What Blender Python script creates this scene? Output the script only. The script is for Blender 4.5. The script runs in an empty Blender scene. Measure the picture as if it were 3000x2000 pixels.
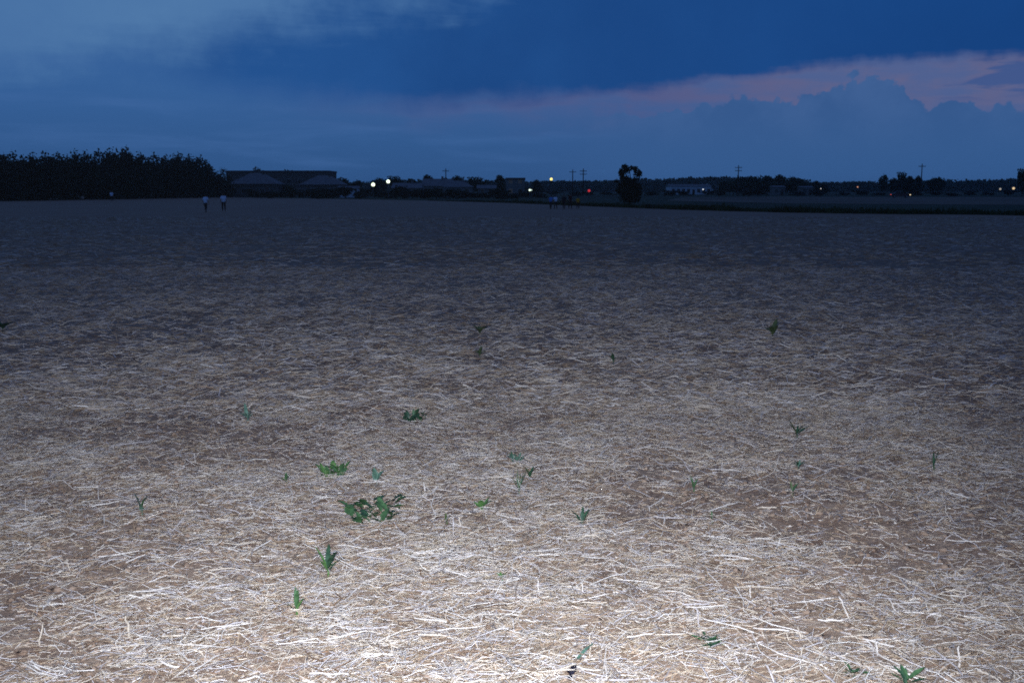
import bpy, math, random
import numpy as np
from mathutils import Vector, Matrix

random.seed(7)
RNG = np.random.default_rng(11)
scene = bpy.context.scene
COL = scene.collection
R = math.radians

# ------------------------------------------------------------------ camera
CAM_H = 2.0                      # metres above the field
F = 2944.0                       # focal length in photo pixels (3000 px wide)
HOR = 556.0                      # row of the horizon in the photo
PITCH = math.atan((1000 - HOR) / F)
cam_data = bpy.data.cameras.new('camera')
cam_data.sensor_width = 36.0
cam_data.lens = F / 3000 * 36.0
cam_data.clip_start = 0.05
cam_data.clip_end = 30000
cam = bpy.data.objects.new('camera', cam_data)
COL.objects.link(cam)
cam.location = (0, 0, CAM_H)
cam.rotation_euler = (math.pi / 2 - PITCH, 0, 0)
scene.camera = cam

def pix_dir(px, py):
    a = (px - 1500) / F
    b = (1000 - py) / F
    c, s = math.cos(PITCH), math.sin(PITCH)
    return Vector((a, c + b * s, -s + b * c))

def ground_at(px, py, z=0.0):
    d = pix_dir(px, py)
    t = (z - CAM_H) / d.z
    return Vector((d.x * t, d.y * t, z))

def at_depth(px, py, Y):
    d = pix_dir(px, py)
    t = Y / d.y
    return Vector((d.x * t, Y, CAM_H + d.z * t))

def lin(r, g, b):
    f = lambda c: (c / 255 / 12.92) if c / 255 <= .04045 else ((c / 255 + .055) / 1.055) ** 2.4
    return (f(r), f(g), f(b), 1.0)

# ------------------------------------------------------------------ view and sampling
vs = scene.view_settings
scene.display_settings.display_device = 'sRGB'
vs.view_transform = 'Standard'
vs.look = 'None'
vs.exposure = 0.0
vs.gamma = 1.0
vs.use_curve_mapping = False
scene.render.engine = 'CYCLES'
scene.cycles.use_denoising = False
scene.cycles.use_adaptive_sampling = False
scene.cycles.max_bounces = 5
scene.cycles.diffuse_bounces = 3
scene.cycles.volume_bounces = 0
scene.cycles.filter_width = 1.8

# ------------------------------------------------------------------ dusk sky
SUN_EL, SUN_AZ = R(1.5), R(75)
world = bpy.data.worlds.new('World')
scene.world = world
world.use_nodes = True
wt = world.node_tree
wt.nodes.clear()

class NT:
    def __init__(self, tree): self.t = tree
    def new(self, kind, **kw):
        n = self.t.nodes.new(kind)
        for k, v in kw.items(): setattr(n, k, v)
        return n
    def put(self, sock, v):
        if isinstance(v, bpy.types.NodeSocket): self.t.links.new(v, sock)
        else: sock.default_value = v
    def m(self, op, a, b=0.0, c=None, clamp=False):
        n = self.new('ShaderNodeMath', operation=op, use_clamp=clamp)
        self.put(n.inputs[0], a); self.put(n.inputs[1], b)
        if c is not None: self.put(n.inputs[2], c)
        return n.outputs[0]
    def step(self, v, lo, hi, to0=0.0, to1=1.0):
        n = self.new('ShaderNodeMapRange', interpolation_type='SMOOTHSTEP')
        self.put(n.inputs['Value'], v)
        for k, x in (('From Min', lo), ('From Max', hi), ('To Min', to0), ('To Max', to1)): self.put(n.inputs[k], x)
        return n.outputs[0]
    def mix(self, fac, a, b, mode='MIX'):
        n = self.new('ShaderNodeMix', data_type='RGBA', blend_type=mode)
        self.put(n.inputs[0], fac); self.put(n.inputs[6], a); self.put(n.inputs[7], b)
        return n.outputs[2]
    def noise(self, vec, scale, detail=4.0, rough=.55, dist=0.0):
        n = self.new('ShaderNodeTexNoise')
        if vec is not None: self.put(n.inputs['Vector'], vec)
        n.inputs['Scale'].default_value = scale; n.inputs['Detail'].default_value = detail
        n.inputs['Roughness'].default_value = rough; n.inputs['Distortion'].default_value = dist
        return n
    def ramp(self, fac, stops, interp='LINEAR'):
        n = self.new('ShaderNodeValToRGB')
        n.color_ramp.interpolation = interp
        e = n.color_ramp.elements
        while len(e) > 1: e.remove(e[-1])
        for i, (p, c) in enumerate(stops):
            el = e[0] if i == 0 else e.new(p)
            el.position = p
            el.color = (c, c, c, 1) if not hasattr(c, '__len__') else c
        self.put(n.inputs[0], fac)
        return n.outputs[0]

W = NT(wt)
tc = W.new('ShaderNodeTexCoord').outputs['Generated']
sep = W.new('ShaderNodeSeparateXYZ'); W.put(sep.inputs[0], tc)
DEG = 57.29578
az = W.m('MULTIPLY', W.m('ARCTAN2', sep.outputs[0], sep.outputs[1]), DEG)      # 0 ahead, + to the right
el = W.m('MULTIPLY', W.m('ARCSINE', sep.outputs[2]), DEG)
az01 = W.m('MULTIPLY_ADD', az, 1 / 360.0, 0.5)

def azel(px, py):
    d = pix_dir(px, py).normalized()
    return math.degrees(math.atan2(d.x, d.y)), math.degrees(math.asin(d.z))

def edge(points, back):
    """elevation (degrees) of a cloud edge round the whole horizon; flattens to `back` behind the camera"""
    st = [(0.0, back / 60), ((-110 + 180) / 360, back / 60)]
    for (px, py) in points:
        a, e = azel(px, py)
        st.append(((a + 180) / 360, max(e, 0) / 60))
    st += [((110 + 180) / 360, back / 60), (1.0, back / 60)]
    return W.m('MULTIPLY', W.ramp(az01, st), 60.0)

n_big = W.noise(tc, 5.0, 5.0, .55).outputs[0]
n_mid = W.noise(tc, 16.0, 6.0, .6).outputs[0]
n_bil = W.noise(tc, 52.0, 4.0, .5).outputs[0]
mapn = W.new('ShaderNodeMapping'); W.put(mapn.inputs[0], tc); mapn.inputs['Scale'].default_value = (3.0, 3.0, 22.0)
n_str = W.noise(mapn.outputs[0], 2.6, 5.0, .55, .4).outputs[0]
c = lambda n, k: W.m('MULTIPLY', W.m('SUBTRACT', n, 0.5), k)

S = 10.0                                                   # the Background runs at strength 0.1
def col(r, g, b):
    q = lin(r, g, b)
    return (q[0] * S, q[1] * S, q[2] * S, 1)

# lower air, brighter a little above the horizon
low = W.mix(W.step(el, 0.0, 7.0), col(44, 82, 142), col(50, 94, 162))
low = W.mix(W.step(az, -4, 26, 0, .55), low, col(66, 94, 158))
low = W.mix(W.m('MULTIPLY', W.step(n_str, .45, .75), .35), low, col(66, 104, 172))
# lilac band lit from the right, under the cloud deck
pl = edge([(-300, 300), (700, 330), (1200, 350), (1700, 360), (2200, 350), (2700, 350), (3300, 330)], 4)
pinkf = W.m('MULTIPLY', W.step(W.m('ADD', el, c(n_mid, 1.6)), W.m('SUBTRACT', pl, 1.2), W.m('ADD', pl, 1.6)),
            W.m('MULTIPLY', W.step(az, -18, 5), W.step(az, 70, 120, 1, 0)))
sky1 = W.mix(W.m('MULTIPLY', pinkf, W.step(W.m('ADD', n_str, c(n_mid, .5)), .35, .62, .45, 1.0)), low, W.mix(W.step(az, 5, 20), col(80, 88, 144), col(98, 97, 144)))
# towering cumulus standing in front of the lilac band
ce = edge([(800, 420), (1500, 350), (1900, 326), (2050, 322), (2200, 288), (2330, 298), (2365, 268), (2430, 258), (2455, 232),
           (2500, 228), (2545, 250), (2575, 236), (2630, 232), (2660, 285), (2730, 305), (2800, 318), (3000, 322), (3300, 330)], 3)
cum = W.step(W.m('ADD', el, c(n_bil, 2.6)), W.m('ADD', ce, .10), W.m('SUBTRACT', ce, .12))
cumf = W.m('MULTIPLY', cum, W.step(az, 0, 9))
sky2 = W.mix(cumf, sky1, W.mix(W.step(el, 1.0, 6.0), col(50, 88, 150), W.mix(W.step(n_mid, .4, .65), col(52, 86, 148), col(62, 94, 156))))
# loose blue scraps drifting over the lilac at far right
scr = W.m('MULTIPLY', W.m('MULTIPLY', W.step(n_str, .52, .60), W.step(az, 19, 22)), W.m('MULTIPLY', W.step(el, 4.2, 5.0), W.step(el, 8.5, 7.2)))
sky2 = W.mix(W.m('MULTIPLY', scr, .8), sky2, col(52, 82, 148))
# the dark deck overhead with its long sloping lower edge
de = edge([(-400, 250), (0, 235), (450, 215), (600, 240), (800, 275), (1000, 288), (1200, 294), (1500, 290), (1800, 262), (2000, 240), (2300, 202), (2600, 180), (3000, 162), (3400, 150)], 7)
dsoft = W.step(az, -14, 12, 1.1, .42)
deck = W.step(W.m('ADD', W.m('ADD', el, c(n_mid, 1.3)), W.m('ADD', c(n_str, 1.3), c(n_bil, .7))), W.m('SUBTRACT', de, dsoft), W.m('ADD', de, dsoft))
deckc = W.mix(W.step(az, -10, 26), col(28, 78, 150), col(16, 66, 138))
deckc = W.mix(W.m('MULTIPLY', W.step(n_big, .35, .7), .5), deckc, col(12, 58, 126))
deckc = W.mix(W.step(el, 11, 34), deckc, col(46, 70, 132))
sky3 = W.mix(W.m('MULTIPLY', deck, W.m('MAXIMUM', W.step(az, -21, -13.5, .15, 1), W.step(el, 16, 24))), sky2, deckc)
# a thinner, paler break in the deck to the upper left
ga = W.m('MULTIPLY', W.m('ADD', W.m('MULTIPLY_ADD', el, -1.25, az), 47.0), 1 / 31.0)
ge = W.m('MULTIPLY', W.m('SUBTRACT', el, 12.0), 1 / 7.2)
gd = W.m('SQRT', W.m('ADD', W.m('MULTIPLY', ga, ga), W.m('MULTIPLY', ge, ge)))
gd = W.m('ADD', gd, W.m('ADD', c(n_mid, .55), W.m('ADD', c(n_str, .4), c(n_bil, .10))))
gap = W.step(gd, 1.13, .68)
nish = W.new('ShaderNodeTexSky', sky_type='NISHITA')
nish.sun_disc = False
nish.sun_elevation = SUN_EL
nish.sun_rotation = SUN_AZ
nish.dust_density = 1.0
nish.ozone_density = 3.0
clear = W.mix(.08, W.mix(W.step(n_big, .3, .7), col(68, 110, 176), col(80, 122, 184)), nish.outputs[0])
sky4 = W.mix(gap, sky3, clear)
# below the horizon the world is dark ground
sky4 = W.mix(W.step(el, -0.6, -3.0), sky4, col(20, 26, 40))
bg = W.new('ShaderNodeBackground')
hsv = W.new('ShaderNodeHueSaturation'); W.put(hsv.inputs['Color'], W.mix(1.0, sky4, (1.0, 1.05, .90, 1), 'MULTIPLY')); hsv.inputs['Saturation'].default_value = .985; hsv.inputs['Value'].default_value = .98
W.put(bg.inputs[0], hsv.outputs[0])
bg.inputs[1].default_value = 0.1
out = W.new('ShaderNodeOutputWorld')
wt.links.new(bg.outputs[0], out.inputs[0])

# the sun has set: only a trace of it is left, low on the right
sd = bpy.data.lights.new('sun', 'SUN')
sd.energy = 0.01
sd.angle = R(12)
sd.color = (1.0, .82, .72)
sun = bpy.data.objects.new('sun', sd)
COL.objects.link(sun)
sv = Vector((math.sin(SUN_AZ) * math.cos(SUN_EL), math.cos(SUN_AZ) * math.cos(SUN_EL), math.sin(SUN_EL)))
sun.rotation_euler = (-sv).to_track_quat('-Z', 'Y').to_euler()
# the photographer's flash that lights the straw
fd = bpy.data.lights.new('camera_flash', 'SPOT')
fd.energy = 2000
fd.shadow_soft_size = 0.02
fd.spot_size = R(88)
fd.spot_blend = 1.0
fd.color = (.93, 1.11, 1.41)
flash = bpy.data.objects.new('camera_flash', fd)
COL.objects.link(flash)
flash.location = (-0.03, 0.0, CAM_H + 0.06)
flash.rotation_euler = (math.pi / 2 - PITCH - R(6), 0, R(2))

# ------------------------------------------------------------------ helpers
def tag(o, label=None, category=None, group=None, kind=None):
    if label: o['label'] = label
    if category: o['category'] = category
    if group: o['group'] = group
    if kind: o['kind'] = kind
    return o

def link(name, me, parent=None, loc=None):
    o = bpy.data.objects.new(name, me)
    COL.objects.link(o)
    if parent is not None: o.parent = parent
    if loc is not None: o.location = loc
    return o

def empty(name, loc=(0, 0, 0), rz=0.0, scale=1.0):
    o = bpy.data.objects.new(name, None)
    COL.objects.link(o)
    o.location = loc; o.rotation_euler = (0, 0, rz); o.scale = (scale,) * 3
    o.empty_display_size = .2
    return o

def copy_tree(o, parent=None):
    q = o.copy(); COL.objects.link(q); q.parent = parent
    for ch in o.children: copy_tree(ch, q)
    return q

class MB:
    """collects primitive shapes; build() links them as one mesh"""
    def __init__(self): self.v, self.f = [], []
    def add(self, v, f):
        k = len(self.v); self.v += [tuple(x) for x in v]; self.f += [tuple(i + k for i in q) for q in f]
        return self
    def box(self, a, b, bev=0.0):
        (x0, y0, z0), (x1, y1, z1) = a, b
        v = [(x0, y0, z0), (x1, y0, z0), (x1, y1, z0), (x0, y1, z0), (x0, y0, z1), (x1, y0, z1), (x1, y1, z1), (x0, y1, z1)]
        return self.add(v, [(3, 2, 1, 0), (4, 5, 6, 7), (0, 1, 5, 4), (1, 2, 6, 5), (2, 3, 7, 6), (3, 0, 4, 7)])
    def tube(self, pts, rad, n=6, cap=True):
        pts = [Vector(p) for p in pts]; v, f = [], []
        ref = Vector((0, 0, 1)) if abs((pts[-1] - pts[0]).normalized().z) < .9 else Vector((1, 0, 0))
        for i, p in enumerate(pts):
            t = (pts[min(i + 1, len(pts) - 1)] - pts[max(i - 1, 0)]).normalized()
            a = t.cross(ref).normalized(); b = t.cross(a)
            r = rad[i] if hasattr(rad, '__len__') else rad
            for k in range(n):
                q = 2 * math.pi * k / n
                v.append(p + a * math.cos(q) * r + b * math.sin(q) * r)
        for i in range(len(pts) - 1):
            for k in range(n):
                f.append((i * n + k, i * n + (k + 1) % n, (i + 1) * n + (k + 1) % n, (i + 1) * n + k))
        if cap:
            f.append(tuple(range(n - 1, -1, -1))); f.append(tuple((len(pts) - 1) * n + k for k in range(n)))
        return self.add(v, f)
    def lathe(self, prof, n=12, center=(0, 0, 0)):
        v, f = [], []
        for (r, z) in prof:
            for k in range(n):
                q = 2 * math.pi * k / n
                v.append((center[0] + r * math.cos(q), center[1] + r * math.sin(q), center[2] + z))
        for i in range(len(prof) - 1):
            for k in range(n):
                f.append((i * n + k, i * n + (k + 1) % n, (i + 1) * n + (k + 1) % n, (i + 1) * n + k))
        f.append(tuple(range(n - 1, -1, -1))); f.append(tuple((len(prof) - 1) * n + k for k in range(n)))
        return self.add(v, f)
    def mesh(self, name, mat, smooth=False):
        me = bpy.data.meshes.new(name)
        me.from_pydata(self.v, [], self.f)
        me.materials.append(mat)
        if smooth: me.polygons.foreach_set('use_smooth', [True] * len(me.polygons))
        me.update()
        return me
    def build(self, name, mat, parent=None, smooth=False):
        return link(name, self.mesh(name, mat, smooth), parent)

def np_mesh(name, verts, faces, mat, colors=None, smooth=False):
    """faces: (n,3) or (n,4) int array; colors: per-vertex (n,3) linear"""
    me = bpy.data.meshes.new(name)
    k = faces.shape[1]
    me.vertices.add(len(verts)); me.vertices.foreach_set('co', np.ascontiguousarray(verts, dtype=np.float32).ravel())
    me.loops.add(faces.size); me.loops.foreach_set('vertex_index', np.ascontiguousarray(faces, dtype=np.int32).ravel())
    me.polygons.add(len(faces))
    me.polygons.foreach_set('loop_start', np.arange(len(faces), dtype=np.int32) * k)
    me.polygons.foreach_set('loop_total', np.full(len(faces), k, dtype=np.int32))
    if smooth: me.polygons.foreach_set('use_smooth', np.ones(len(faces), dtype=bool))
    if colors is not None:
        at = me.color_attributes.new('tint', 'FLOAT_COLOR', 'POINT')
        ca = np.ones((len(verts), 4), dtype=np.float32); ca[:, :3] = colors
        at.data.foreach_set('color', ca.ravel())
    me.materials.append(mat)
    me.update(calc_edges=True)
    return me

def vnoise(x, y, seed=0):
    xi = np.floor(x).astype(np.int64); yi = np.floor(y).astype(np.int64)
    fx = x - xi; fy = y - yi
    fx = fx * fx * (3 - 2 * fx); fy = fy * fy * (3 - 2 * fy)
    def h(a, b):
        n = (a * 374761393 + b * 668265263 + seed * 1442695041) & 0x7fffffff
        n = (n ^ (n >> 13)) * 1274126177 & 0x7fffffff
        return ((n ^ (n >> 16)) & 0xffff) / 65535.0
    return (h(xi, yi) * (1 - fx) + h(xi + 1, yi) * fx) * (1 - fy) + (h(xi, yi + 1) * (1 - fx) + h(xi + 1, yi + 1) * fx) * fy

def fbm(x, y, seed=0, oct=4):
    s, a, t = 0.0, 1.0, 0.0
    for i in range(oct):
        s = s + a * vnoise(x * 2 ** i + 17.3 * i, y * 2 ** i - 9.1 * i, seed + i); t += a; a *= .5
    return s / t

def principled(name, color, rough=.8, var=.25, scale=6.0, spec=.2, color2=None, bump=0.0, metal=0.0):
    m = bpy.data.materials.new(name); m.use_nodes = True
    T = NT(m.node_tree)
    b = m.node_tree.nodes['Principled BSDF']
    tcn = T.new('ShaderNodeTexCoord').outputs['Object']
    nz = T.noise(tcn, scale, 5.0, .6)
    c1 = tuple(x * (1 - var) for x in color[:3]) + (1,)
    c2 = tuple(min(1, x * (1 + var)) for x in (color2 or color)[:3]) + (1,)
    T.put(b.inputs['Base Color'], T.mix(T.step(nz.outputs[0], .3, .7), c1, c2))
    b.inputs['Roughness'].default_value = rough
    b.inputs['Specular IOR Level'].default_value = spec
    b.inputs['Metallic'].default_value = metal
    if bump:
        bn = T.new('ShaderNodeBump'); bn.inputs['Strength'].default_value = bump
        T.put(bn.inputs['Height'], nz.outputs[0]); T.put(b.inputs['Normal'], bn.outputs[0])
    return m

def glow(name, color, strength):
    m = bpy.data.materials.new(name); m.use_nodes = True
    T = NT(m.node_tree)
    b = m.node_tree.nodes['Principled BSDF']
    b.inputs['Base Color'].default_value = color
    b.inputs['Emission Color'].default_value = color
    b.inputs['Emission Strength'].default_value = strength
    return m

# ------------------------------------------------------------------ the field
def relief(x, y):
    d = np.sqrt(x * x + y * y)
    near = np.clip(1 - (d - 14) / 40, 0, 1)
    h = (fbm(x * .35, y * .35, 3, 3) - .5) * .10 + (fbm(x * 1.7, y * 1.7, 5, 3) - .5) * .055 + (fbm(x * 7, y * 7, 9, 3) - .5) * .030
    return h * near - .0

# heaps of pale straw: places in the photo (column, row, half width, half height), strength
HEAPS = []
for (hpx, hpy, hw, hh_, k_) in ((1060, 1880, 170, 60, .8), (1000, 1985, 200, 30, .8), (1330, 1620, 130, 50, .7), (1760, 1565, 130, 35, .8), (470, 1905, 150, 50, .6),
                           (180, 1370, 170, 50, .45), (640, 1400, 160, 50, .4), (2130, 1620, 150, 45, .6), (2380, 1640, 110, 35, .5), (2900, 1925, 90, 30, .6),
                           (1640, 1760, 40, 20, .7), (60, 1540, 120, 40, .4), (1230, 1700, 150, 50, .4), (2840, 1720, 120, 40, .4), (130, 1990, 90, 20, .8),
                           (1600, 1955, 200, 20, .3), (2200, 1340, 200, 40, .3), (2500, 1200, 260, 50, .3), (1900, 1310, 120, 25, .3)):
    c_ = ground_at(hpx, hpy)
    HEAPS.append((c_.x, c_.y, hw / F * c_.length, abs(ground_at(hpx, hpy - hh_).y - c_.y), k_))

def cover(x, y):
    """0 bare brown earth .. 1 thick straw"""
    a = fbm(x * .55 + 3, y * .33, 21, 4)
    b = fbm(x * 1.6, y * 1.1 + 5, 31, 3)
    d = fbm(x * 4.2, y * 3.4 + 2, 41, 3)
    g = fbm(x * .10 + 7, y * .16, 51, 3)
    v = a * .36 + b * .28 + d * .20 + g * .20 - .02
    v = np.clip((v - .40) / .24, 0, 1) * .8
    for (hx, hy, r1, r2, k_) in HEAPS:
        v = v + k_ * np.exp(-((x - hx) / r1) ** 2 - ((y - hy) / r2) ** 2)
    return np.clip(v, 0, 1.25)

mat_soil = bpy.data.materials.new('stubble_soil'); mat_soil.use_nodes = True
T = NT(mat_soil.node_tree); pb = mat_soil.node_tree.nodes['Principled BSDF']
ob = T.new('ShaderNodeTexCoord').outputs['Object']
n1 = T.noise(ob, 28.0, 6.0, .65).outputs[0]
n2 = T.noise(ob, 5.5, 5.0, .6).outputs[0]
n3 = T.noise(ob, .8, 5.0, .6).outputs[0]
mp = T.new('ShaderNodeMapping'); T.put(mp.inputs[0], ob); mp.inputs['Scale'].default_value = (.35, 1.0, 1.0)
n4 = T.noise(mp.outputs[0], 60.0, 4.0, .6, .6).outputs[0]
n5 = T.noise(mp.outputs[0], .35, 6.0, .62).outputs[0]
soil = T.mix(T.step(n2, .35, .68), lin(138, 117, 103), lin(166, 148, 134))
soil = T.mix(T.m('MULTIPLY', T.step(n1, .5, .72), .5), soil, lin(186, 166, 148))
soil = T.mix(T.m('MULTIPLY', T.step(n1, .42, .3), .55), soil, lin(104, 86, 76))
fleck = T.m('MULTIPLY', T.step(n4, .54, .66), T.step(n3, .38, .66, .35, 1.0))
soil = T.mix(T.m('MULTIPLY', fleck, .5), soil, lin(198, 184, 166))
soil = T.mix(T.m('MULTIPLY', T.step(n5, .42, .66), .28), soil, lin(186, 172, 156))
soil = T.mix(1.0, soil, (1.06, .92, .78, 1), 'MULTIPLY')
T.put(pb.inputs['Base Color'], soil)
pb.inputs['Roughness'].default_value = .95
pb.inputs['Specular IOR Level'].default_value = .1
bn = T.new('ShaderNodeBump'); bn.inputs['Strength'].default_value = .5; bn.inputs['Distance'].default_value = .02
T.put(bn.inputs['Height'], T.m('ADD', n1, n4)); T.put(pb.inputs['Normal'], bn.outputs[0])

rings = np.concatenate([[.4, .9], 1.5 * 1.0085 ** np.arange(0, 440), 62 * 1.12 ** np.arange(0, 44)])
ang = np.radians(np.concatenate([np.arange(-38, 38, .35), np.arange(38, 322, 6.0)]))
rr, aa = np.meshgrid(rings, ang, indexing='ij')
gx, gy = rr * np.sin(aa), rr * np.cos(aa)
gz = relief(gx, gy)
gv = np.stack([gx.ravel(), gy.ravel(), gz.ravel()], 1)
nr, na = rr.shape
i0 = (np.arange(nr - 1)[:, None] * na + np.arange(na)[None, :]).ravel()
i1 = (np.arange(nr - 1)[:, None] * na + (np.arange(na)[None, :] + 1) % na).ravel()
gf = np.stack([i0, i0 + na, i1 + na, i1], 1)
# close the hole under the photographer with one small fan of quads onto ring 0
cv = len(gv); gv = np.vstack([gv, [[0, 0, 0]]])
gf = np.vstack([gf, np.stack([np.arange(0, na - 1, 2), np.arange(1, na, 2)[:len(np.arange(0, na - 1, 2))],
                              (np.arange(0, na - 1, 2) + 2) % na, np.full(len(np.arange(0, na - 1, 2)), cv)], 1)])
field = link('field', np_mesh('field', gv, gf, mat_soil, smooth=True))
tag(field, 'stubble field of brown earth strewn with cut straw', kind='structure')

# ------------------------------------------------------------------ straw
mat_straw = bpy.data.materials.new('dry_straw'); mat_straw.use_nodes = True
T = NT(mat_straw.node_tree); pb = mat_straw.node_tree.nodes['Principled BSDF']
atn = T.new('ShaderNodeAttribute', attribute_name='tint')
nz = T.noise(T.new('ShaderNodeTexCoord').outputs['Object'], 60.0, 3.0).outputs[0]
T.put(pb.inputs['Base Color'], T.mix(1.0, T.mix(T.step(nz, .3, .7, .0, .35), atn.outputs['Color'], (.30, .24, .18, 1)), (1.06, .92, .78, 1), 'MULTIPLY'))
pb.inputs['Roughness'].default_value = .55
pb.inputs['Specular IOR Level'].default_value = .35

PAL = np.array([lin(238, 235, 232)[:3], lin(222, 213, 200)[:3], lin(200, 198, 204)[:3], lin(190, 174, 152)[:3],
                lin(170, 148, 126)[:3], lin(150, 122, 100)[:3], lin(138, 124, 114)[:3]])

def sample_field(n, y0, y1, power, use_cover, margin=1.4):
    """random places in the wedge of field ahead; density falls as distance**-power, thinned by the straw cover"""
    xs, ys = [], []
    tot = 0
    while tot < n:
        k = int(n * 1.6)
        u = RNG.random(k); e = 2 - power            # area element ~ y dy
        y = (y0 ** e + u * (y1 ** e - y0 ** e)) ** (1 / e) if abs(e) > 1e-3 else y0 * (y1 / y0) ** u
        x = (RNG.random(k) * 2 - 1) * (y * .54 + margin)
        if use_cover > 0:
            keep = RNG.random(k) * 1.25 < (1 - use_cover) + use_cover * cover(x, y)
            x, y = x[keep], y[keep]
        xs.append(x); ys.append(y); tot += len(x)
    return np.concatenate(xs)[:n], np.concatenate(ys)[:n]

def straws(name, n, y0, y1, power, use_cover, L, Wd, lift, tilt, nseg, sides, weights, bend=.25, upright=False, align=.6, kink=0.0):
    x, y = sample_field(n, y0, y1, power, use_cover)
    length = L[0] + (L[1] - L[0]) * RNG.random(n) ** 2.2
    wid = (Wd[0] + (Wd[1] - Wd[0]) * RNG.random(n) ** 1.8) * .5
    th = np.where(RNG.random(n) < align, RNG.normal(R(6), R(28), n), RNG.random(n) * 2 * np.pi)
    th = np.where(RNG.random(n) < .5, th, th + np.pi)
    cv_ = cover(x, y)
    z = relief(x, y) + wid * .6 + lift * (.15 + cv_) * RNG.random(n) ** 1.6
    if upright:
        ti = R(88) - np.abs(RNG.normal(0, R(34), n))
        z = relief(x, y) - .005
    else:
        ti = RNG.normal(0, tilt, n)
    d = np.stack([np.cos(th) * np.cos(ti), np.sin(th) * np.cos(ti), np.sin(ti)], 1)
    side = np.stack([-np.sin(th), np.cos(th), np.zeros(n)], 1)
    if upright: z = z
    else: z = np.maximum(z, relief(x, y) + np.abs(np.sin(ti)) * length * .35)
    up = np.cross(d, side)
    bd = RNG.normal(0, bend, n)
    bu = RNG.normal(0, bend * .4, n)
    P = np.stack([x, y, z], 1)
    pts = []
    for s in range(nseg + 1):
        t = s / nseg
        off = t if upright else t - .5
        cur = (t - .5) ** 2 - .25
        jk = RNG.normal(0, kink, (n, 2)) * length[:, None] if kink and 0 < s < nseg else np.zeros((n, 2))
        pts.append(P + d * (length * off)[:, None] + side * (bd * length * cur)[:, None] + up * (bu * length * cur)[:, None] + side * jk[:, :1] + up * jk[:, 1:] * .4)
    ring = []
    for s, p in enumerate(pts):
        tp = 1.0 if s < nseg else .65
        if sides == 2:
            roll = RNG.random(n) * np.pi if s == 0 else roll
            a = side * np.cos(roll)[:, None] + up * np.sin(roll)[:, None] * .8
            ring += [p - a * (wid * tp)[:, None], p + a * (wid * tp)[:, None]]
        else:
            for k in range(sides):
                q = 2 * math.pi * k / sides + .5
                ring.append(p + (side * math.cos(q) + up * math.sin(q)) * (wid * tp)[:, None])
    m = len(ring)
    V = np.stack(ring, 1).reshape(-1, 3)
    base = (np.arange(n) * m)[:, None]
    fs = []
    for s in range(nseg):
        o0, o1 = s * sides, (s + 1) * sides
        for k in range(1 if sides == 2 else sides):
            k2 = (k + 1) % sides
            fs.append(np.array([o0 + k, o0 + k2, o1 + k2, o1 + k]))
    Fq = (base[:, :, None] + np.array(fs)[None]).reshape(-1, 4)
    w = np.array(weights, float); w /= w.sum()
    ci = RNG.choice(len(PAL), n, p=w)
    cl = PAL[ci] * (.78 + .42 * RNG.random((n, 1)))
    C = np.repeat(np.clip(cl, 0, .92), m, axis=0)
    o = link(name, np_mesh(name, V, Fq, mat_straw, C), parent=field)
    tag(o, kind='stuff')
    return o

pale = (1.3, 2.6, 3.0, 2.6, 1.6, .8, .9)
bright = (2.4, 3.0, 2.8, 2.2, 1.2, .6, .7)
mixd = (1.2, 1.8, 1.8, 2.2, 2.0, 1.4, 1.4)
brown = (.4, .7, .8, 1.6, 2.4, 2.4, 2.2)
straws('chaff', 60000, 3.0, 11, 1.0, .2, (.012, .055), (.003, .009), .012, .10, 1, 2, mixd, 0)
straws('pale_chaff', 22000, 3.0, 12, 1.0, .92, (.02, .08), (.0025, .006), .03, .2, 1, 2, bright, 0, align=.4)
straws('straw_fibre', 36000, 3.0, 10, 1.0, .90, (.05, .20), (.0025, .005), .06, .25, 3, 2, bright, 1.1, align=.4, kink=.08)
straws('straw_litter', 33000, 3.0, 9.5, 1.0, .84, (.06, .27), (.0035, .0082), .055, .18, 3, 3, bright, .45, align=.5, kink=.07)
straws('brown_litter', 12000, 3.0, 9.5, 1.0, .3, (.05, .18), (.0025, .006), .02, .15, 2, 3, mixd, .5)
straws('distant_litter', 64000, 9, 26, 1.1, .80, (.08, .32), (.005, .013), .06, .18, 2, 2, bright, .7)
straws('distant_brown_litter', 45000, 9, 26, 1.1, .3, (.06, .25), (.005, .011), .04, .15, 2, 2, mixd, .5)
straws('far_litter', 60000, 24, 75, 1.0, .85, (.15, .5), (.010, .025), .05, .12, 1, 2, mixd, 0)
straws('stubble', 2600, 3.0, 12, 1.0, .3, (.02, .10), (.003, .006), 0, 0, 2, 3, mixd, .25, upright=True)
straws('distant_stubble', 3000, 12, 40, 1.0, .3, (.04, .12), (.005, .010), 0, 0, 1, 2, mixd, .0, upright=True)

# crumbs and clods of earth between the stalks
n = 15000
cx_, cy_ = sample_field(n, 3.0, 13, 1.0, 0.0)
r0 = .004 + .020 * RNG.random(n) ** 4
octa = np.array([(1, 0, 0), (0, 1, 0), (-1, 0, 0), (0, -1, 0), (0, 0, 1), (0, 0, -1)], float)
Vc = octa[None] * (r0[:, None, None]) * (.6 + .8 * RNG.random((n, 6, 1))) * np.array([1.2, 1.2, .75]) + RNG.normal(0, .12, (n, 6, 3)) * r0[:, None, None]
Vc = Vc + np.stack([cx_, cy_, relief(cx_, cy_) + r0 * .25], 1)[:, None, :]
Fc = np.array([(0, 1, 4), (1, 2, 4), (2, 3, 4), (3, 0, 4), (1, 0, 5), (2, 1, 5), (3, 2, 5), (0, 3, 5)])
Fc = (np.arange(n)[:, None, None] * 6 + Fc[None]).reshape(-1, 3)
clods = link('clods', np_mesh('clods', Vc.reshape(-1, 3), Fc, mat_soil), field)
tag(clods, kind='stuff')

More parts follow.
